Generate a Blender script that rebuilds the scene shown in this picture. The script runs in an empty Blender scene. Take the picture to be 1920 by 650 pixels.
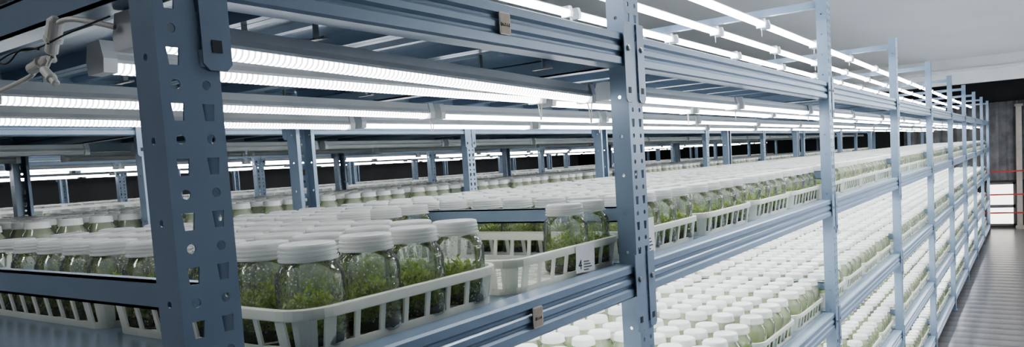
import bpy, bmesh, math, random
from mathutils import Vector, Matrix
random.seed(7)
scene = bpy.context.scene
COL = scene.collection
CH = 1.56   # eye height

# ------------------------------------------------------------------ materials
def new_mat(name):
    m = bpy.data.materials.new(name); m.use_nodes = True
    nt = m.node_tree; nt.nodes.clear()
    out = nt.nodes.new('ShaderNodeOutputMaterial')
    return m, nt, out
def N(nt, t, **kw):
    n = nt.nodes.new(t)
    for k, v in kw.items():
        if k in ('inp',):
            for a, b in v.items(): n.inputs[a].default_value = b
        else: setattr(n, k, v)
    return n
def principled(name, col, rough=0.5, metal=0.0, noise=0.0, scale=20, bump=0.0, spec=0.5, col2=None):
    m, nt, out = new_mat(name)
    b = N(nt, 'ShaderNodeBsdfPrincipled')
    b.inputs['Base Color'].default_value = (*col, 1); b.inputs['Roughness'].default_value = rough
    b.inputs['Metallic'].default_value = metal
    b.inputs['Specular IOR Level'].default_value = spec
    nt.links.new(b.outputs[0], out.inputs[0])
    if noise > 0 or bump > 0:
        tc = N(nt, 'ShaderNodeTexCoord'); nz = N(nt, 'ShaderNodeTexNoise')
        nz.inputs['Scale'].default_value = scale; nz.inputs['Detail'].default_value = 5
        nt.links.new(tc.outputs['Object'], nz.inputs['Vector'])
        if noise > 0:
            r = N(nt, 'ShaderNodeValToRGB')
            c2 = col2 if col2 else tuple(c * (1 - noise) for c in col)
            r.color_ramp.elements[0].position = 0.35; r.color_ramp.elements[1].position = 0.65
            r.color_ramp.elements[0].color = (*c2, 1); r.color_ramp.elements[1].color = (*col, 1)
            nt.links.new(nz.outputs[0], r.inputs[0]); nt.links.new(r.outputs[0], b.inputs['Base Color'])
        if bump > 0:
            bp = N(nt, 'ShaderNodeBump'); bp.inputs['Strength'].default_value = bump
            bp.inputs['Distance'].default_value = 0.002
            nt.links.new(nz.outputs[0], bp.inputs['Height']); nt.links.new(bp.outputs[0], b.inputs['Normal'])
    return m

M_STEEL = principled('blue_painted_steel', (0.255, 0.330, 0.430), 0.32, 0.15, noise=0.08, scale=9)
M_DECK = principled('shelf_sheet_steel', (0.26, 0.33, 0.43), 0.25, 0.5, noise=0.08, scale=6)
M_BOLT = principled('bolt_metal', (0.35, 0.36, 0.36), 0.35, 0.9, noise=.2, scale=200)
M_DARK = principled('painted_slot_shade', (0.03, 0.04, 0.05), 0.6, noise=.1)  # near-black colour stands in for shade inside the plate slots
M_LAMPBODY = principled('lamp_white_housing', (0.68, 0.70, 0.72), 0.35, 0.0, noise=.05)
M_WIRE = principled('white_cable', (0.80, 0.78, 0.73), 0.45, noise=.05)
M_BLACKWIRE = principled('black_cable', (0.02, 0.02, 0.02), 0.5, noise=.05)
M_TAG = principled('tag_paper', (0.56, 0.45, 0.36), 0.6, noise=0.12, scale=150)
M_TAGFRAME = principled('tag_frame', (0.72, 0.66, 0.58), 0.45, noise=.1)
M_INK = principled('ink', (0.02, 0.02, 0.02), 0.6, noise=.1)
M_PAPER = principled('label_paper', (0.80, 0.81, 0.81), 0.6, noise=0.05, scale=100)
M_CEIL = principled('ceiling_plaster', (0.64, 0.625, 0.60), 0.9, noise=0.05, scale=1.2)
M_SOFFIT = principled('soffit_paint', (0.85, 0.85, 0.83), 0.8, noise=0.05, scale=3)
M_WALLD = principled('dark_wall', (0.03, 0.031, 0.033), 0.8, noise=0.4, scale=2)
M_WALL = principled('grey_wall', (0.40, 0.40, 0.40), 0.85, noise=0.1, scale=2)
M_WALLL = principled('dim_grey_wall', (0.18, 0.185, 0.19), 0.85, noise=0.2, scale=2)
M_CURT = principled('curtain_cloth', (0.20, 0.20, 0.205), 0.85, noise=0.4, scale=6)
M_RED = principled('red_paint', (0.38, 0.02, 0.02), 0.5, noise=.1)
M_PILLAR = principled('pale_column', (0.40, 0.36, 0.32), 0.6, noise=.1)

def translucent_plastic(name, col, mixf, rough=0.35):
    m, nt, out = new_mat(name)
    b = N(nt, 'ShaderNodeBsdfPrincipled'); b.inputs['Base Color'].default_value = (*col, 1)
    b.inputs['Roughness'].default_value = rough
    t = N(nt, 'ShaderNodeBsdfTranslucent'); t.inputs[0].default_value = (*col, 1)
    mx = N(nt, 'ShaderNodeMixShader'); mx.inputs[0].default_value = mixf
    nt.links.new(b.outputs[0], mx.inputs[1]); nt.links.new(t.outputs[0], mx.inputs[2])
    tc = N(nt, 'ShaderNodeTexCoord'); nz = N(nt, 'ShaderNodeTexNoise'); nz.inputs['Scale'].default_value = 40
    r = N(nt, 'ShaderNodeValToRGB'); r.color_ramp.elements[0].color = (*[c * .9 for c in col], 1)
    r.color_ramp.elements[1].color = (*col, 1)
    nt.links.new(tc.outputs['Object'], nz.inputs['Vector']); nt.links.new(nz.outputs[0], r.inputs[0])
    nt.links.new(r.outputs[0], b.inputs['Base Color'])
    nt.links.new(mx.outputs[0], out.inputs[0])
    return m
M_LID = translucent_plastic('jar_lid_plastic', (0.86, 0.87, 0.86), 0.4, 0.25)
M_TRAY = translucent_plastic('tray_plastic', (0.92, 0.93, 0.86), 0.4, 0.4)

def glass(name, haze, hazecol, drops=True):
    m, nt, out = new_mat(name)
    tr = N(nt, 'ShaderNodeBsdfTransparent'); tr.inputs[0].default_value = (0.96, 0.98, 0.97, 1)
    gl = N(nt, 'ShaderNodeBsdfGlossy'); gl.inputs['Roughness'].default_value = 0.06
    gl.inputs[0].default_value = (1, 1, 1, 1)
    df = N(nt, 'ShaderNodeBsdfDiffuse'); df.inputs[0].default_value = (*hazecol, 1)
    tl = N(nt, 'ShaderNodeBsdfTranslucent'); tl.inputs[0].default_value = (*hazecol, 1)
    ms = N(nt, 'ShaderNodeMixShader'); ms.inputs[0].default_value = 0.5
    nt.links.new(df.outputs[0], ms.inputs[1]); nt.links.new(tl.outputs[0], ms.inputs[2])
    m1 = N(nt, 'ShaderNodeMixShader')
    nt.links.new(tr.outputs[0], m1.inputs[1]); nt.links.new(ms.outputs[0], m1.inputs[2])
    tc = N(nt, 'ShaderNodeTexCoord')
    if drops:
        v = N(nt, 'ShaderNodeTexVoronoi'); v.inputs['Scale'].default_value = 230
        nt.links.new(tc.outputs['Object'], v.inputs['Vector'])
        r = N(nt, 'ShaderNodeValToRGB')
        r.color_ramp.elements[0].position = 0.22; r.color_ramp.elements[0].color = (1, 1, 1, 1)
        r.color_ramp.elements[1].position = 0.36; r.color_ramp.elements[1].color = (0, 0, 0, 1)
        nt.links.new(v.outputs['Distance'], r.inputs[0])
        nz = N(nt, 'ShaderNodeTexNoise'); nz.inputs['Scale'].default_value = 45
        nt.links.new(tc.outputs['Object'], nz.inputs['Vector'])
        r2 = N(nt, 'ShaderNodeValToRGB')
        r2.color_ramp.elements[0].position = 0.42; r2.color_ramp.elements[0].color = (0.0, 0.0, 0.0, 1)
        r2.color_ramp.elements[1].position = 0.58; r2.color_ramp.elements[1].color = (1, 1, 1, 1)
        nt.links.new(nz.outputs[0], r2.inputs[0])
        mu = N(nt, 'ShaderNodeMath', operation='MULTIPLY'); nt.links.new(r.outputs[0], mu.inputs[0]); nt.links.new(r2.outputs[0], mu.inputs[1])
        mu2 = N(nt, 'ShaderNodeMath', operation='MULTIPLY_ADD'); mu2.inputs[1].default_value = 0.42; mu2.inputs[2].default_value = haze
        nt.links.new(mu.outputs[0], mu2.inputs[0]); nt.links.new(mu2.outputs[0], m1.inputs[0])
        bp = N(nt, 'ShaderNodeBump'); bp.inputs['Strength'].default_value = 0.6; bp.inputs['Distance'].default_value = 0.001
        nt.links.new(mu.outputs[0], bp.inputs['Height']); nt.links.new(bp.outputs[0], gl.inputs['Normal'])
    else:
        m1.inputs[0].default_value = haze
    lw = N(nt, 'ShaderNodeFresnel'); lw.inputs[0].default_value = 1.5
    m2 = N(nt, 'ShaderNodeMixShader')
    nt.links.new(lw.outputs[0], m2.inputs[0]); nt.links.new(m1.outputs[0], m2.inputs[1]); nt.links.new(gl.outputs[0], m2.inputs[2])
    nt.links.new(m2.outputs[0], out.inputs[0])
    return m
M_GLASS = glass('jar_glass', 0.12, (0.92, 0.95, 0.90))
M_GLASSF = glass('jar_glass_hazy', 0.33, (0.76, 0.82, 0.64), drops=False)

def leafmat(name, c1, c2, s):
    m, nt, out = new_mat(name)
    b = N(nt, 'ShaderNodeBsdfPrincipled'); b.inputs['Roughness'].default_value = 0.5
    tc = N(nt, 'ShaderNodeTexCoord'); nz = N(nt, 'ShaderNodeTexNoise'); nz.inputs['Scale'].default_value = s
    r = N(nt, 'ShaderNodeValToRGB')
    r.color_ramp.elements[0].position = 0.35; r.color_ramp.elements[0].color = (*c1, 1)
    r.color_ramp.elements[1].position = 0.65; r.color_ramp.elements[1].color = (*c2, 1)
    nt.links.new(tc.outputs['Object'], nz.inputs['Vector']); nt.links.new(nz.outputs[0], r.inputs[0])
    nt.links.new(r.outputs[0], b.inputs['Base Color'])
    t = N(nt, 'ShaderNodeBsdfTranslucent'); nt.links.new(r.outputs[0], t.inputs[0])
    mx = N(nt, 'ShaderNodeMixShader'); mx.inputs[0].default_value = 0.4
    nt.links.new(b.outputs[0], mx.inputs[1]); nt.links.new(t.outputs[0], mx.inputs[2])
    nt.links.new(mx.outputs[0], out.inputs[0])
    return m
M_LEAF = leafmat('plantlet_leaves', (0.22, 0.32, 0.04), (0.52, 0.64, 0.15), 90)
M_AGAR = leafmat('agar_medium', (0.05, 0.05, 0.02), (0.16, 0.15, 0.05), 60)

def emis(name, strength, ribs=True, col=(0.97, 0.985, 1.0)):
    m, nt, out = new_mat(name)
    e = N(nt, 'ShaderNodeEmission'); e.inputs[0].default_value = (*col, 1); e.inputs[1].default_value = strength
    if ribs:
        tc = N(nt, 'ShaderNodeTexCoord'); w = N(nt, 'ShaderNodeTexWave'); w.bands_direction = 'X'
        w.inputs['Scale'].default_value = 40
        nt.links.new(tc.outputs['Object'], w.inputs['Vector'])
        mr = N(nt, 'ShaderNodeMapRange'); mr.inputs['To Min'].default_value = strength * .12; mr.inputs['To Max'].default_value = strength * 1.5
        nt.links.new(w.outputs['Fac'], mr.inputs['Value']); nt.links.new(mr.outputs[0], e.inputs[1])
    nt.links.new(e.outputs[0], out.inputs[0])
    return m
M_EM_N = emis('led_diffuser_ribbed', 5.5)
M_EM_A = emis('led_diffuser_upper', 8.5, ribs=False)
M_EM_T = emis('led_diffuser_top', 9, ribs=False)
M_EM_B = emis('led_diffuser_lower', 13, ribs=False)
M_OFF = principled('led_diffuser_unlit', (0.6, 0.62, 0.64), 0.3, noise=.05)

# floor
def floor_mat():
    m, nt, out = new_mat('ribbed_grey_floor')
    b = N(nt, 'ShaderNodeBsdfPrincipled'); b.inputs['Roughness'].default_value = 0.28
    tc = N(nt, 'ShaderNodeTexCoord'); w = N(nt, 'ShaderNodeTexWave'); w.bands_direction = 'X'
    w.inputs['Scale'].default_value = 1.6; w.inputs['Distortion'].default_value = 0.3
    r = N(nt, 'ShaderNodeValToRGB')
    r.color_ramp.elements[0].position = 0.0; r.color_ramp.elements[0].color = (0.07, 0.07, 0.072, 1)
    r.color_ramp.elements[1].position = 0.30; r.color_ramp.elements[1].color = (0.145, 0.14, 0.138, 1)
    nt.links.new(tc.outputs['Object'], w.inputs['Vector']); nt.links.new(w.outputs['Fac'], r.inputs[0])
    nt.links.new(r.outputs[0], b.inputs['Base Color'])
    bp = N(nt, 'ShaderNodeBump'); bp.inputs['Strength'].default_value = 0.2; bp.inputs['Distance'].default_value = 0.008
    nt.links.new(w.outputs['Fac'], bp.inputs['Height']); nt.links.new(bp.outputs[0], b.inputs['Normal'])
    nt.links.new(b.outputs[0], out.inputs[0]); return m
M_FLOOR = floor_mat()

# ------------------------------------------------------------------ mesh builder
class MB:
    def __init__(s): s.v = []; s.f = []; s.m = []
    def add(s, vs, fs, mi=0):
        o = len(s.v); s.v += [tuple(v) for v in vs]
        for f in fs: s.f.append([i + o for i in f]); s.m.append(mi)
    def box(s, a, b, mi=0):
        x0, y0, z0 = a; x1, y1, z1 = b
        s.add([(x0,y0,z0),(x1,y0,z0),(x1,y1,z0),(x0,y1,z0),(x0,y0,z1),(x1,y0,z1),(x1,y1,z1),(x0,y1,z1)],
              [(0,3,2,1),(4,5,6,7),(0,1,5,4),(1,2,6,5),(2,3,7,6),(3,0,4,7)], mi)
    def prof_x(s, prof, x0, x1, mi=0, caps=True):   # closed profile list of (y,z)
        n = len(prof)
        vs = [(x0, y, z) for y, z in prof] + [(x1, y, z) for y, z in prof]
        fs = [(i, (i+1) % n, n + (i+1) % n, n + i) for i in range(n)]
        if caps: fs += [tuple(range(n-1, -1, -1)), tuple(range(n, 2*n))]
        s.add(vs, fs, mi)
    def lathe(s, prof, seg=24, c=(0,0,0), mi=0, capb=False, capt=False, flute=0):
        vs = []
        for r, z in prof:
            for k in range(seg):
                a = 2*math.pi*k/seg
                rr = r * (1 + (flute if k % 2 else 0))
                vs.append((c[0]+rr*math.cos(a), c[1]+rr*math.sin(a), c[2]+z))
        fs = []
        for i in range(len(prof)-1):
            for k in range(seg):
                k2 = (k+1) % seg
                fs.append((i*seg+k, i*seg+k2, (i+1)*seg+k2, (i+1)*seg+k))
        if capb: fs.append(tuple(range(seg-1, -1, -1)))
        if capt: fs.append(tuple((len(prof)-1)*seg + k for k in range(seg)))
        s.add(vs, fs, mi)
    def mesh(s, name, mats, smooth=False, flat=()):
        me = bpy.data.meshes.new(name); me.from_pydata(s.v, [], s.f)
        for m in mats: me.materials.append(m)
        me.polygons.foreach_set('material_index', s.m)
        if smooth: me.polygons.foreach_set('use_smooth', [mi not in flat for mi in s.m])
        me.update(); return me
def obj(name, data, parent=None, loc=(0,0,0), rot=(0,0,0), link=True):
    o = bpy.data.objects.new(name, data)
    if link: COL.objects.link(o)
    o.location = loc; o.rotation_euler = rot
    if parent: o.parent = parent
    return o

# ------------------------------------------------------------------ instancing
def instancer(name, pts, src, rndz=True, parent=None):
    me = bpy.data.meshes.new(name + '_points'); me.from_pydata(pts, [], [])
    o = obj(name, me, parent)
    ng = bpy.data.node_groups.new(name + '_gn', 'GeometryNodeTree')
    ng.interface.new_socket('Geometry', in_out='INPUT', socket_type='NodeSocketGeometry')
    ng.interface.new_socket('Geometry', in_out='OUTPUT', socket_type='NodeSocketGeometry')
    gi = ng.nodes.new('NodeGroupInput'); go = ng.nodes.new('NodeGroupOutput')
    ip = ng.nodes.new('GeometryNodeInstanceOnPoints'); oi = ng.nodes.new('GeometryNodeObjectInfo')
    oi.inputs['Object'].default_value = src
    oi.inputs['As Instance'].default_value = True
    ng.links.new(gi.outputs[0], ip.inputs['Points']); ng.links.new(oi.outputs['Geometry'], ip.inputs['Instance'])
    if rndz:
        rv = ng.nodes.new('FunctionNodeRandomValue'); rv.data_type = 'FLOAT_VECTOR'
        rv.inputs[0].default_value = (0, 0, 0); rv.inputs[1].default_value = (0, 0, 6.283)
        ng.links.new(rv.outputs[0], ip.inputs['Rotation'])
    ng.links.new(ip.outputs[0], go.inputs[0])
    md = o.modifiers.new('instances', 'NODES'); md.node_group = ng
    return o

# ------------------------------------------------------------------ layout
LEVELS = [1.786, 1.365, 0.95, 0.53, 0.13]       # beam top heights
BH = 0.06
POSTX = [0.35, 1.237] + [1.237 + 1.62*i for i in range(1, 9)]
PW, PD, PH = 0.058, 0.036, 2.11
Y0, Y1 = 0.60, 1.56                              # rack faces
XEND = POSTX[-1]

# ---- perforated post
def post_mesh():
    bm = bmesh.new()
    def ring_cell(o, u, v, w, h, hole):
        o = Vector(o); u = Vector(u); v = Vector(v)
        per = []
        for s_ in range(4):
            for k in range(4):
                t = k/4
                if s_ == 0: per.append((t*w, 0))
                elif s_ == 1: per.append((w, t*h))
                elif s_ == 2: per.append((w - t*w, h))
                else: per.append((0, h - t*h))
        P = [bm.verts.new(o + u*a + v*b) for a, b in per]
        if hole is None:
            bm.faces.new(P); return
        H = [bm.verts.new(o + u*(w/2+a) + v*(h/2+b)) for a, b in hole]
        for i in range(16):
            j = (i+1) % 16
            bm.faces.new([P[i], P[j], H[j], H[i]])
    def circ(r): return [(r*math.cos(math.radians(-135+22.5*k)), r*math.sin(math.radians(-135+22.5*k))) for k in range(16)]
    def trap(wb, wt, h):
        c = [(-wb/2, -h/2), (wb/2, -h/2), (wt/2, h/2), (-wt/2, h/2)]
        pts = []
        for s_ in range(4):
            a = c[s_]; b = c[(s_+1) % 4]
            for k in range(4):
                t = k/4; pts.append((a[0]+(b[0]-a[0])*t, a[1]+(b[1]-a[1])*t))
        return pts
    n = int(PH/0.0235); h = PH/n
    for r in range(n):
        z = r*h
        hole = circ(0.0043) if r % 2 else trap(0.0085, 0.012, 0.015)
        for c in range(2):
            ring_cell((c*PW/2, 0, z), (1,0,0), (0,0,1), PW/2, h, hole)
        sh = circ(0.0032) if r % 3 == 1 else None
        ring_cell((0, PD, z), (0,-1,0), (0,0,1), PD, h, sh)
        ring_cell((PW, 0, z), (0,1,0), (0,0,1), PD, h, sh)
        ring_cell((PW, PD, z), (-1,0,0), (0,0,1), 0.011, h, None)
        ring_cell((0.011, PD, z), (-1,0,0), (0,0,1), 0.011, h, None)
    bmesh.ops.remove_doubles(bm, verts=bm.verts, dist=0.00005)
    bmesh.ops.recalc_face_normals(bm, faces=bm.faces)
    bmesh.ops.solidify(bm, geom=list(bm.faces), thickness=0.0016)
    me = bpy.data.meshes.new('perforated_post'); bm.to_mesh(me); bm.free()
    me.materials.append(M_STEEL); return me
POST = post_mesh()

# ---- beams
def beam_profile(ztop, yf, sgn):
    pts = [(0.004,0),(0.0,-0.003),(0.0,-0.014),(0.005,-0.018),(0.005,-0.022),(0.001,-0.026),(0.001,-0.034),(0.005,-0.038),(0.005,-0.041),
           (-0.001,-0.045),(-0.001,-0.057),(0.002,-0.060),(0.034,-0.060),(0.034,-0.012),(0.040,-0.012),(0.040,0)]
    p = [(yf + sgn*a, ztop + b) for a, b in pts]
    return p if sgn > 0 else p[::-1]
def build_rack_meshes():
    mb = MB()
    for lv, zt in enumerate(LEVELS):
        for i in range(len(POSTX)-1):
            xa = POSTX[i] + PW; xb = POSTX[i+1]
            mb.prof_x(beam_profile(zt, Y0+0.003, 1), xa, xb)
            mb.prof_x(beam_profile(zt, Y1-0.003, -1), xa, xb)
    beams = mb.mesh('beams', [M_STEEL])
    mb = MB()
    for zt in LEVELS:
        for i, x in enumerate(POSTX):
            for yy, s in ((Y0, -1), (Y1, 1)):
                ya, yb = (yy-0.0028, yy-0.0004) if s < 0 else (yy+0.0004, yy+0.0028)
                zlo = max(zt-0.125, 0.012)
                sides = []
                if i < len(POSTX)-1: sides.append((x+PW-0.017, x+PW+0.012, x+PW-0.003))
                if i > 0: sides.append((x-0.012, x+0.017, x+0.003))
                for xa, xb, xc in sides:
                    c = 0.006
                    pr = [(xa, zt+0.018), (xa, zlo+c), (xa+c, zlo), (xb-c, zlo), (xb, zlo+c), (xb, zt+0.018)]
                    vs = [(px, ya, pz) for px, pz in pr] + [(px, yb, pz) for px, pz in pr]
                    n = len(pr)
                    fs = [tuple(range(n)), tuple(range(2*n-1, n-1, -1))] + [(k, n+k, n+(k+1)%n, (k+1)%n) for k in range(n)]
                    mb.add(vs, fs, 0)
                    yo = ya if s < 0 else yb
                    seg = 10; bz = zt - 0.028; r = 0.0055
                    v = []
                    for rr, off in ((r, 0), (r, 0.002), (r*.6, 0.0035)):
                        for k in range(seg):
                            a = 2*math.pi*k/seg
                            v.append(((xa+xb)/2 + rr*math.cos(a), yo + s*off, bz + rr*math.sin(a)))
                    f = [(q*seg+k, q*seg+(k+1)%seg, (q+1)*seg+(k+1)%seg, (q+1)*seg+k) for q in range(2) for k in range(seg)]
                    f.append(tuple(2*seg+k for k in range(seg)))
                    mb.add(v, f, 1)
                    sz = zlo + 0.016
                    mb.box(((xa+xb)/2-0.005, yo + s*0.0004 - 0.0003, sz), ((xa+xb)/2+0.005, yo + s*0.0004+0.0003, sz+0.011), 2)  # dark patch on the solid plate, painted as a shaded slot
    plates = mb.mesh('connector_plates', [M_STEEL, M_BOLT, M_DARK])
    mb = MB()
    for zt in LEVELS:
        z = zt - 0.004
        for i in range(len(POSTX)-1):
            xa = POSTX[i]+PW*0.6; xb = POSTX[i+1]+PW*0.4
            npan = max(1, round((xb-xa)/0.2)); pw = (xb-xa)/npan
            for k in range(npan):
                a = xa + k*pw
                prof = [(a,z),(a,z-0.022),(a+0.016,z-0.022),(a+0.016,z-0.002),(a+pw*.46,z-0.002),(a+pw*.49,z-0.010),(a+pw*.55,z-0.010),(a+pw*.58,z-0.002),
                        (a+pw-0.016,z-0.002),(a+pw-0.016,z-0.022),(a+pw-0.002,z-0.022),(a+pw-0.002,z)]
                n = len(prof)
                ya, yb = Y0+0.044, Y1-0.044
                vs = [(px, ya, pz) for px, pz in prof] + [(px, yb, pz) for px, pz in prof]
                mb.add(vs, [(q, (q+1)%n, n+(q+1)%n, n+q) for q in range(n)])
    decks = mb.mesh('shelf_decks', [M_DECK])
    mb = MB()
    for i, x in enumerate(POSTX):
        for lv, zt in enumerate(LEVELS):
            xo = x + 0.002 if i == 0 else x + 0.012
            mb.box((xo, Y0+0.037, zt-0.058), (xo+0.003, Y1-0.037, zt-0.024))
            mb.box((xo, Y0+0.037, zt-0.0275), (xo+0.03, Y1-0.037, zt-0.0245))
            mb.box((xo, Y0+0.037, zt-0.058), (xo+0.03, Y1-0.037, zt-0.055))
            if lv > 0:
                mb.box((x+0.043, Y0+0.037, zt+0.074), (x+0.046, Y1-0.037, zt+0.104))
                mb.box((x+0.043, Y0+0.037, zt+0.101), (x+0.056, Y1-0.037, zt+0.104))
                mb.box((x+0.043, Y0+0.037, zt+0.074), (x+0.056, Y1-0.037, zt+0.077))
        mb.box((x+0.02, Y0+0.037, 2.055), (x+0.045, Y1-0.037, 2.08))
        for ya in (Y0-0.01, Y1-0.056):
            mb.box((x-0.008, ya, 0.0), (x+PW+0.008, ya+0.066, 0.004))
    rails = mb.mesh('cross_rails', [M_STEEL])
    return beams, plates, decks, rails
BEAMS, PLATES, DECKS, RAILS = build_rack_meshes()

# ---- tray
TW, TD, TH = 0.38, 0.437, 0.056
def rr_path(w, d, r, n=7):
    pts = []
    for cx, cy, a0 in ((w/2-r, d/2-r, 0), (-w/2+r, d/2-r, 90), (-w/2+r, -d/2+r, 180), (w/2-r, -d/2+r, 270)):
        for k in range(n):
            a = math.radians(a0 + 90*k/(n-1)); pts.append((cx+r*math.cos(a), cy+r*math.sin(a)))
    return pts
def tray_mesh():
    mb = MB(); R = 0.045
    def path(inset): return rr_path(TW-2*inset, TD-2*inset, R-inset)
    def band(pr, mi=0):
        loops = [[(x, y, z) for x, y in path(i)] for i, z in pr]
        n = len(loops[0]); m = len(pr); vs = [v for l in loops for v in l]; fs = []
        for a in range(m):
            b = (a+1) % m
            for k in range(n):
                k2 = (k+1) % n; fs.append((a*n+k, a*n+k2, b*n+k2, b*n+k))
        mb.add(vs, fs, mi)
    band([(0.0,TH-0.012),(0.0,TH-0.001),(0.0012,TH),(0.0068,TH),(0.0075,TH-0.001),(0.0065,TH-0.014),(0.004,TH-0.014),(0.004,TH-0.003),(0.0015,TH-0.003),(0.0015,TH-0.012)][::-1])
    band([(0.010,0.0),(0.0095,0.010),(0.0125,0.010),(0.013,0.0)][::-1])
    def bar(xa, ya, xb, yb, nx, ny, zt=TH-0.013, zb=0.009):
        t = 0.003
        def P(x, y, ins, z): return (x - nx*ins, y - ny*ins, z)
        vs = [P(xa,ya,.0098,zb),P(xb,yb,.0098,zb),P(xb,yb,.0098+t,zb),P(xa,ya,.0098+t,zb),
              P(xa,ya,.0042,zt),P(xb,yb,.0042,zt),P(xb,yb,.0042+t,zt),P(xa,ya,.0042+t,zt)]
        mb.add(vs, [(0,3,2,1),(4,5,6,7),(0,1,5,4),(1,2,6,5),(2,3,7,6),(3,0,4,7)])
    for s in (-1, 1):
        n = 8; L = TW-2*R
        for k in range(n):
            wb = 0.008 if k not in (0, n-1) else 0.016
            x = -L/2 + L*k/(n-1)
            bar(x-wb/2, s*TD/2, x+wb/2, s*TD/2, 0, s)
        n = 9; L = TD-2*R
        for k in range(n):
            wb = 0.008 if k not in (0, n-1) else 0.016
            y = -L/2 + L*k/(n-1)
            bar(s*TW/2, y-wb/2, s*TW/2, y+wb/2, s, 0)
    for sx in (-1,1):
        for sy in (-1,1):
            a = math.atan2(sy, sx)
            cx = sx*(TW/2-R); cy = sy*(TD/2-R)
            for k in range(4):
                a0 = a - 0.35 + 0.175*k; a1 = a0 + 0.175
                vs = []
                for (ins, z) in ((0.0098,0.009),(0.0042,TH-0.013)):
                    for aa in (a0, a1):
                        for t in (0, 0.003):
                            rr = R-ins-t; vs.append((cx+rr*math.cos(aa), cy+rr*math.sin(aa), z))
                mb.add(vs, [(0,2,6,4),(1,5,7,3),(0,4,5,1),(2,3,7,6),(0,1,3,2),(4,6,7,5)])
    w = TW/2-0.012; d = TD/2-0.012
    mb.box((-w+0.01,-d+0.01,0.0005),(w-0.01,d-0.01,0.0025))
    for k in range(10):
        x = -w+0.02 + (2*w-0.04)*k/9; mb.box((x-0.0015,-d+.003,0.0),(x+0.0015,d-.003,0.0045))
    for k in range(11):
        y = -d+0.02 + (2*d-0.04)*k/10; mb.box((-w+.003,y-0.0015,0.0),(w-.003,y+0.0015,0.0042))
    return mb.mesh('plastic_tray_mesh', [M_TRAY])
TRAY = tray_mesh()

# ---- jars
JR = 0.0405
BODY = [(0.034,0.0),(0.0385,0.0015),(JR,0.006),(JR,0.030),(JR-.0006,0.034),(JR,0.038),(JR,0.078),(0.0392,0.085),(0.0355,0.092),(0.0315,0.0965),(0.0305,0.101),(0.0305,0.110)]
LID = [(0.0338,0.1003),(0.0346,0.1010),(0.0346,0.1032),(0.0326,0.1038),(0.0326,0.1058),(0.0340,0.1064),(0.0340,0.1082),(0.0326,0.1088),(0.0326,0.1106),(0.0338,0.1112),(0.0338,0.1130),(0.0328,0.1136),(0.0328,0.1172),(0.0318,0.1195),(0.029,0.1205),(0.0275,0.1192),(0.010,0.1190)]
def leaves(mb, n, h, size, mi):
    for _ in range(n):
        a = random.random()*6.283; r = 0.036*math.sqrt(random.random())
        x, y = r*math.cos(a), r*math.sin(a); z = 0.010 + random.random()**1.2*h*(1.1 - r/0.08)
        d = Vector((random.uniform(-1,1), random.uniform(-1,1), random.uniform(0.1,1.2))).normalized()
        s = d.cross(Vector((random.uniform(-1,1), random.uniform(-1,1), random.uniform(-1,1)))).normalized()
        L = size*random.uniform(.6,1.3); W = L*0.28
        p = Vector((x,y,z))
        q = [p, p+d*L*.5+s*W, p+d*L, p+d*L*.5-s*W]
        q = [Vector((v.x, v.y, max(v.z, .004))) for v in q]
        q = [v if v.xy.length < 0.0385 else Vector((*(v.xy.normalized()*0.0385), v.z)) for v in q]
        mb.add(q, [(0,1,2,3)], mi)
def jar_mesh(name, near, seed):
    random.seed(seed); mb = MB()
    seg = 32 if near else 14
    body = BODY if near else [BODY[i] for i in (0,2,6,7,9,11)]
    mb.lathe(body, seg, capb=True, mi=0)
    if near:
        mb.lathe(LID, 72, mi=1, capt=True)
        mb.lathe([(0.0376,0.003),(0.0385,0.006),(0.0385,0.013),(0.036,0.0145)], 24, mi=3, capb=True, capt=True)
        leaves(mb, 950, 0.046 + 0.018*random.random(), 0.009, 2)
    else:
        mb.lathe([(0.0340,0.1005),(0.0342,0.104),(0.0330,0.105),(0.0328,0.1165),(0.030,0.1200),(0.0275,0.1195)], 16, mi=1, capt=True)
        mb.lathe([(0.038,0.003),(0.0385,0.02),(0.034,0.030),(0.02,0.036)], 10, mi=2, capb=True, capt=True)
        leaves(mb, 60, 0.058, 0.018, 2)
    me = mb.mesh(name, [M_GLASS if near else M_GLASSF, M_LID, M_LEAF, M_AGAR], smooth=True, flat=(1,) if near else ())
    return me
JARN = [obj('culture_jar', jar_mesh('culture_jar_%d' % i, True, 10+i), loc=(-1.2+0.2*i, 0.2, 0), link=False) for i in range(3)]
JARF = [obj('culture_jar', jar_mesh('culture_jar_simple_%d' % i, False, 20+i), loc=(-1.2+0.2*i, 0.5, 0), link=False) for i in range(2)]
TRAYSRC = obj('culture_tray', TRAY, loc=(-1.2, 1.1, 0), link=False)

TX = [0.51, 0.905]
for x in POSTX[1:-1]:
    for k in range(4): TX.append(x + 0.075 + 0.405*k)
TYC = [0.645 + TD/2, 0.645 + TD + 0.006 + TD/2]

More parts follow.
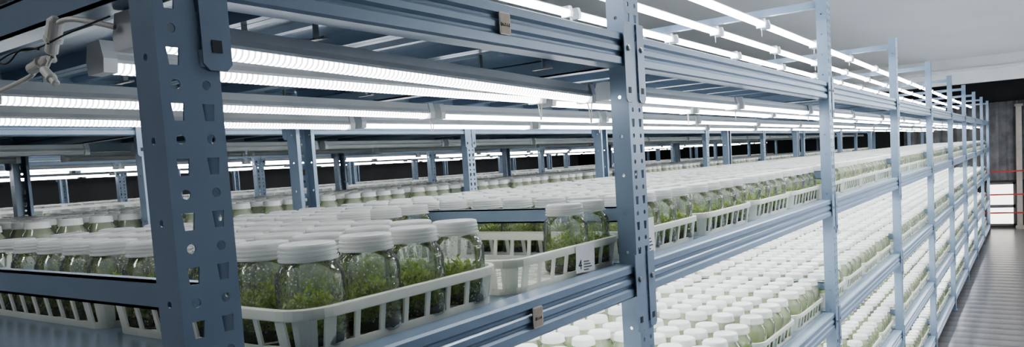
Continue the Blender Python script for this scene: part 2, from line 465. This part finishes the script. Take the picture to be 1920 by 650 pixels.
def make_rack(k, levels_with_jars, dy):
    e = obj('storage_rack', None, loc=(0, dy, 0))
    obj('beams', BEAMS, e); obj('connector_plates', PLATES, e); obj('shelf_decks', DECKS, e); obj('cross_rails', RAILS, e)
    for i, x in enumerate(POSTX):
        obj('post_front_%d' % i, POST, e, (x, Y0, 0))
        obj('post_rear_%d' % i, POST, e, (x+PW, Y1, 0), (0, 0, math.pi))
    random.seed(100+k)
    near = [[], [], []]; far = [[], []]; trays = []; ntrays = []
    for lv in levels_with_jars:
        z = LEVELS[lv] - 0.004
        for ti, tx in enumerate(TX):
            for yi, yc in enumerate(TYC):
                xc = tx + TW/2
                isnear = (k == 0 and lv == 1 and ti < 4)
                (ntrays if isnear and yi == 0 else trays).append((xc, yc+dy, z))
                empty = (k == 0 and lv == 1 and ti == 1 and yi == 0)
                for a in range(4):
                    for b in range(5):
                        if empty and not (b == 0 and a in (2, 3)): continue
                        if random.random() < 0.015 and not isnear: continue
                        jx = xc + (a-1.5)*0.0895 + random.uniform(-.002,.002); jy = yc + dy + (b-2)*0.0855 + random.uniform(-.0015,.0015)
                        p = (jx, jy, z+0.0048)
                        if k == 0 and lv == 1 and ti < 7: near[random.randrange(3)].append(p)
                        else: far[random.randrange(2)].append(p)
    for i in range(3):
        if near[i]: instancer('glass_culture_jars', near[i], JARN[i])
    for i in range(2):
        if far[i]: instancer('glass_culture_jars', far[i], JARF[i])
    if trays: instancer('plastic_trays', trays, TRAYSRC, rndz=False)
    for p in ntrays: obj('plastic_tray', TRAY, None, p)

DYR = -1.92     # rack on the other side of the aisle (behind the photographer's right shoulder)
make_rack(0, [1,2,3,4], 0)
make_rack(1, [1,2], 1.66)
make_rack(2, [1,2], 3.32)
make_rack(3, [1], 4.98)
make_rack(9, [1], DYR)

# ---- lamps
def lamp_mesh(L, em, name, wide=0.0):
    mb = MB()
    hp = [(-0.016,0.0),(-0.018,0.003),(-0.013,0.010),(-0.011,0.022),(0.011,0.022),(0.013,0.010),(0.018,0.003),(0.016,0.0)]
    if wide: hp = [(-0.010,0.0),(-0.010,0.014),(0.010,0.014),(0.010,0.0)]
    mb.prof_x(hp, 0, L, 0)
    dp = []
    if wide:
        for k in range(9):
            a = math.pi - 0.45 + (math.pi + 0.9)*k/8
            dp.append((0.0135*math.cos(a), 0.004 + 0.0125*math.sin(a)))
    else:
        for k in range(7):
            a = math.pi + math.pi*k/6
            dp.append((0.0125*math.cos(a), -0.0003 + 0.010*math.sin(a)))
    mb.prof_x(dp, 0.012, L-0.012, 1, caps=False)
    for xa, xb in ((-0.002, 0.013), (L-0.013, L+0.002)):
        mb.prof_x([(-0.017,-0.011),(-0.019,0.004),(-0.013,0.024),(0.013,0.024),(0.019,0.004),(0.017,-0.011)], xa, xb, 0)
    return mb.mesh(name, [M_LAMPBODY, em])
LA = lamp_mesh(0.77, M_EM_A, 'led_tube_upper'); LB = lamp_mesh(0.77, M_EM_B, 'led_tube_lower')
LT = lamp_mesh(0.77, M_EM_T, 'led_tube_top', wide=1); LO = lamp_mesh(0.77, M_OFF, 'led_tube_unlit')
L1 = lamp_mesh(0.88, M_EM_N, 'led_tube_long')
SA, SB, ST, SO = [obj('led_tube', m, loc=(-1.5, 1.6+0.2*i, 0.012), link=False) for i, m in enumerate((LA, LB, LT, LO))]
xs = []
for i in range(1, len(POSTX)-1):
    xs += [POSTX[i]+0.085, POSTX[i]+0.085+0.81]
ROWA = [0.695, 0.83, 1.13, 1.39]
ROWT = [0.84, 1.02, 1.21, 1.39]
for j, y in enumerate(ROWA):
    obj('led_tube_lamp', L1, None, ((0.376, 0.415, 0.415, 0.415)[j], y, 1.702 - 0.004*j), (0, 0.026 if j == 0 else 0.006, 0))
instancer('led_tube_lamps', [(x, y, 1.688 + 0.006*((i*7) % 3)/3) for i, x in enumerate(xs) for y in ROWA], SA, False)
instancer('led_tube_lamps', [(x, y, 2.028) for x in [0.42] + xs for y in ROWT], ST, False)
for lv in (1, 2, 3):
    instancer('led_tube_lamps', [(x, y, LEVELS[lv]-0.095) for x in [0.40] + xs for y in (0.74, 0.96, 1.18, 1.40)], SB, False)
instancer('led_tube_lamps', [(x, y+1.66, 1.69) for x in [0.40] + xs for y in (0.8, 1.3)], SO, False)
instancer('led_tube_lamps', [(x, y+1.66, 1.27) for x in [0.40] + xs for y in (0.8, 1.3)], SB, False)
instancer('led_tube_lamps', [(x, y+3.32, 1.69) for x in [0.40] + xs for y in (0.8, 1.3)], SA, False)
instancer('led_tube_lamps', [(x, y+4.98, 1.69) for x in [0.40] + xs for y in (0.8, 1.3)], SA, False)
xr = [x for x in xs if x > 1.9]
instancer('led_tube_lamps', [(x, y+DYR, 2.028) for x in xr for y in (0.7, 0.96, 1.18, 1.45)], ST, False)
for lv in (0, 1, 2):
    instancer('led_tube_lamps', [(x, y+DYR, LEVELS[lv]-0.095) for x in xr for y in (1.0, 1.25, 1.46)], SB, False)

def curve(name, pts, r, mat, parent=None, cyc=False):
    cu = bpy.data.curves.new(name, 'CURVE'); cu.dimensions = '3D'; cu.bevel_depth = r; cu.bevel_resolution = 2; cu.resolution_u = 6
    sp = cu.splines.new('NURBS'); sp.points.add(len(pts)-1)
    for p, q in zip(sp.points, pts): p.co = (*q, 1)
    sp.use_endpoint_u = True; sp.order_u = 3; sp.use_cyclic_u = cyc
    cu.materials.append(mat)
    return obj(name, cu, parent)
hg = obj('lamp_cords', None)
random.seed(5)
def loop_at(x, y, z, s=0.02):
    pts = [(x-0.02, y, z+0.008), (x-0.008, y, z-0.006), (x-s*.3, y-.003, z-s*1.2), (x+0.0, y, z-s*1.9), (x+s*.4, y+.003, z-s*1.2), (x+0.004, y, z-0.004), (x+0.02, y, z+0.008)]
    curve('cord_loop', pts, 0.0012, M_WIRE, hg)
for x, y, z in ((1.300,0.83,1.69),(1.305,1.13,1.69),(1.275,0.70,1.675),(2.10,0.83,1.69),(2.115,0.695,1.69),(2.11,1.13,1.69),(2.95,0.695,1.69),(2.95,1.13,1.69),
                (2.90,0.84,2.03),(2.90,1.02,2.03),(2.90,1.21,2.03),(2.11,1.21,2.03),(3.72,0.84,2.03),(4.53,.84,2.03),(4.53,1.02,2.03),(3.72,1.02,2.03)):
    loop_at(x, y, z, 0.018 + 0.008*random.random())
for x in [0.6, 1.1]:
    for y in ROWA:
        mbx = MB(); mbx.box((x, y-0.02, 1.722), (x+0.008, y+0.02, 1.7245)); mbx.box((x, y-0.003, 1.722), (x+0.008, y-0.001, 1.765))
        obj('lamp_clip', mbx.mesh('lamp_clip', [M_BOLT]), hg)
zc = CH
curve('power_cord', [(0.37,0.70,zc+.152),(0.355,0.733,zc+.163),(0.35,0.760,zc+.166),(0.35,0.775,zc+.158),(0.35,0.785,zc+.135),(0.36,0.80,zc+.132),(0.36,0.83,zc+.142),(0.365,0.86,zc+.128),(0.37,0.90,zc+.126),(0.37,0.95,zc+.122),(0.37,1.02,zc+.118),(0.37,1.12,zc+.128)], 0.0026, M_WIRE, hg)
curve('power_cord', [(0.35,0.785,zc+.134),(0.35,0.80,zc+.125),(0.345,0.79,zc+.116),(0.345,0.778,zc+.110)], 0.0018, M_WIRE, hg)
curve('power_cord', [(0.36,0.95,zc+.122),(0.36,0.98,zc+.128),(0.36,1.0,zc+.115),(0.355,0.995,zc+.104)], 0.0018, M_WIRE, hg)
curve('black_cord', [(0.345,0.66,zc+.152),(0.345,0.74,zc+.150),(0.345,0.80,zc+.143),(0.345,0.86,zc+.150),(0.345,0.93,zc+.136),(0.345,1.02,zc+.142),(0.345,1.2,zc+.140)], 0.0009, M_BLACKWIRE, hg)
curve('black_cord', [(0.345,0.80,zc+.143),(0.343,0.83,zc+.152),(0.343,0.87,zc+.134),(0.343,0.90,zc+.148),(0.343,0.95,zc+.150),(0.343,1.0,zc+.130),(0.343,1.1,zc+.138)], 0.0009, M_BLACKWIRE, hg)
def plug(p, q, r0, r1):
    p = Vector(p); q = Vector(q); d = q-p; L = d.length
    mb = MB(); mb.lathe([(r1*.6,0),(r0,L*.12),(r0,L*.55),(r0*1.15,L*.56),(r0*1.15,L*.66),(r1,L*.68),(r1,L*.95),(r1*.7,L)], 16, capb=True, capt=True)
    o = obj('plug_connector', mb.mesh('plug_connector', [M_WIRE], smooth=False), hg, p)
    o.rotation_euler = d.to_track_quat('Z', 'Y').to_euler()
plug((0.35,0.768,zc+.170),(0.35,0.786,zc+.137),0.0075,0.006)
plug((0.345,0.795,zc+.124),(0.345,0.770,zc+.106),0.0045,0.0035)
plug((0.36,0.86,zc+.131),(0.36,0.815,zc+.137),0.006,0.0045)
plug((0.355,1.005,zc+.125),(0.355,0.985,zc+.100),0.006,0.0045)

# ---- shelf tags
def tag(x, y, z, txt):
    e = obj('shelf_tag', None, loc=(x, y, z))
    mb = MB(); w, h = 0.013, 0.0155
    pts = []
    for cx, cz, a0 in ((w-.003,h-.003,0),(-w+.003,h-.003,90),(-w+.003,-h+.003,180),(w-.003,-h+.003,270)):
        for k in range(4):
            a = math.radians(a0+30*k); pts.append((cx+.003*math.cos(a), cz+.003*math.sin(a)))
    n = len(pts)
    mb.add([(a,0.0,b) for a,b in pts]+[(a,-0.0016,b) for a,b in pts], [tuple(range(n,2*n))]+[(k,(k+1)%n,n+(k+1)%n,n+k) for k in range(n)], 0)
    mb.box((-w+.002,-0.0019,-h+.002),(w-.002,-0.0015,h-.002),1)
    obj('plate', mb.mesh('tag_plate', [M_TAGFRAME, M_TAG]), e)
    cu = bpy.data.curves.new('tag_text', 'FONT'); cu.body = txt; cu.size = 0.0062; cu.align_x = 'CENTER'; cu.align_y = 'CENTER'
    cu.extrude = 0.0001; cu.offset = 0.0002; cu.materials.append(M_INK)
    obj('writing', cu, e, (0, -0.0021, -0.002), (math.pi/2, 0, 0))
tag(0.862, 0.6015, 1.757, '0A-7-1-5')
tag(0.900, 0.6015, 1.336, '06-6-4')

def paper(x, y, z, w, h, tilt, txt):
    e = obj('paper_label', None, loc=(x, y, z), rot=(0, tilt, 0))
    mb = MB(); mb.box((-w/2, 0, -h/2), (w/2, 0.0006, h/2)); obj('sheet', mb.mesh('label_sheet', [M_PAPER]), e)
    mb = MB()
    for k in range(4):
        mb.box((-w*.1, -0.0006, -h*.42 + k*h*.1), (w*(.15+.25*((k*37) % 10)/10), -0.0001, -h*.42 + k*h*.1 + h*.03))
    obj('lines', mb.mesh('label_lines', [M_INK]), e)
    cu = bpy.data.curves.new('label_text', 'FONT'); cu.body = txt; cu.size = h*.5; cu.align_x = 'CENTER'; cu.align_y = 'CENTER'
    cu.extrude = 0.0001; cu.materials.append(M_INK)
    obj('writing', cu, e, (-w*.3, -0.0006, -h*.22), (math.pi/2, 0, 0))
paper(1.125, 0.6435, 1.391, 0.065, 0.048, 0.06, '4')
paper(1.385, 0.6435, 1.402, 0.06, 0.07, 0.0, '5')

# ---------------------------------------------------------------- room shell
def plane_box(name, a, b, mat):
    mb = MB(); mb.box(a, b); return obj(name, mb.mesh(name, [mat]))
XW0, XW1, YW0, YW1, HC = -2.0, 14.95, -2.2, 8.6, 2.81
plane_box('floor', (XW0-.1, YW0-.1, -0.1), (XW1+.1, YW1+.1, 0), M_FLOOR)
plane_box('ceiling', (XW0-.1, YW0-.1, HC), (XW1+.1, YW1+.1, HC+0.1), M_CEIL)
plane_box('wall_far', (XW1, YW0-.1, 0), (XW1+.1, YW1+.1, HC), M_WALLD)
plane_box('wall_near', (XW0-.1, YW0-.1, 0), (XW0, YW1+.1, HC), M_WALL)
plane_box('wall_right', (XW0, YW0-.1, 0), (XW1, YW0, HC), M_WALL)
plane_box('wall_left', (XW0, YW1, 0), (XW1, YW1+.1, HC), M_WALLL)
mb = MB(); mb.box((14.0, YW0, 2.60), (14.25, YW1, HC)); mb.box((13.97, YW0, 2.60), (14.0, YW1, 2.64)); mb.box((14.25, YW0, 2.42), (14.4, YW1, HC))
obj('trim_1', mb.mesh('soffit_beam', [M_SOFFIT]))
mb = MB(); n = 120; pts = []
for k in range(n+1):
    y = -1.3 + 3.2*k/n; pts.append((14.85 + 0.03*math.sin(k*0.9) + 0.012*math.sin(k*2.3), y))
vs = [(x, y, 0.8) for x, y in pts] + [(x, y, 2.1) for x, y in pts]
mb.add(vs, [(k, k+1, n+2+k, n+1+k) for k in range(n)])
obj('hanging_curtain', mb.mesh('curtain', [M_CURT], smooth=True))
M_PANE = emis('window_glow', 1.4, ribs=False, col=(1.0, 0.97, 0.88))
mb = MB(); X = 14.88
mb.box((X, 0.29, 0.06), (X+0.03, 0.66, 0.74), 0)
for a, b in (((X-.03,.27,.04),(X,.30,.76)),((X-.03,.65,.04),(X,.68,.76)),((X-.03,.27,.04),(X,.68,.07)),((X-.03,.27,.73),(X,.68,.76)),((X-.03,.27,.34),(X,.68,.39))): mb.box(a, b, 1)
obj('window_1', mb.mesh('low_window', [M_PANE, M_WALLL]))
mb = MB()
for y in (-0.6, 0.9):
    mb.lathe([(0.12,0),(0.12,0.02),(0.02,0.04),(0.02,1.05),(0.03,1.06),(0.0,1.08)], 16, c=(14.55, y, 0), mi=1)
for z in (0.96, 0.58, 0.28): mb.box((14.54, -0.6, z-.011), (14.56, 0.9, z+.011), 0)
obj('red_safety_barrier', mb.mesh('barrier', [M_RED, M_WALL]))
mb = MB(); mb.box((14.72, 0.17, 0), (14.80, 0.25, 2.0)); mb.box((14.70, 0.15, 0), (14.82, 0.27, 0.05)); mb.box((14.70, 0.15, 2.0), (14.82, 0.27, 2.04))
obj('column', mb.mesh('column', [M_PILLAR]))
# added unseen fill lights on the ceiling, brightening rack fronts and near end faces
for x, y, p in ((2.2, 0.13, 8), (4.6, 0.13, 14), (-1.1, 1.9, 8)):
    e = obj('added_fill_fixture', None, loc=(x, y, HC))
    mb = MB(); mb.box((-0.6,-0.15,-0.05),(0.6,0.15,0)); mb.box((-0.57,-0.12,-0.053),(0.57,0.12,-0.05),1)
    obj('housing', mb.mesh('fill_fixture_housing', [M_LAMPBODY, M_EM_N]), e)
    la = bpy.data.lights.new('added_fill_light', 'AREA'); la.shape = 'RECTANGLE'; la.size = 1.15; la.size_y = 0.25; la.energy = p; la.color = (0.97, 0.985, 1.0)
    obj('fill_area_light', la, e, (0, 0, -0.07))

# ---------------------------------------------------------------- world + camera
w = bpy.data.worlds.new('World'); scene.world = w; w.use_nodes = True
w.node_tree.nodes['Background'].inputs[0].default_value = (0.5, 0.55, 0.6, 1)
w.node_tree.nodes['Background'].inputs[1].default_value = 0.1

f = 1394.4
ex = Vector((980, 164, -f)).normalized()
ey = Vector((-1980, -24, -f)).normalized()
ey = (ey - ex*ex.dot(ey)).normalized()
ez = ex.cross(ey)
R = Matrix((ex, ey, ez))
cam = bpy.data.cameras.new('camera'); co = obj('camera', cam)
cam.sensor_width = 36; cam.lens = f/1920*36; cam.shift_y = 87/1920; cam.clip_start = 0.02
co.matrix_world = Matrix.Translation((0, 0, CH)) @ R.to_4x4()
scene.camera = co
scene.view_settings.view_transform = 'AgX'
scene.view_settings.look = 'AgX - Medium High Contrast'
scene.view_settings.exposure = 1.05
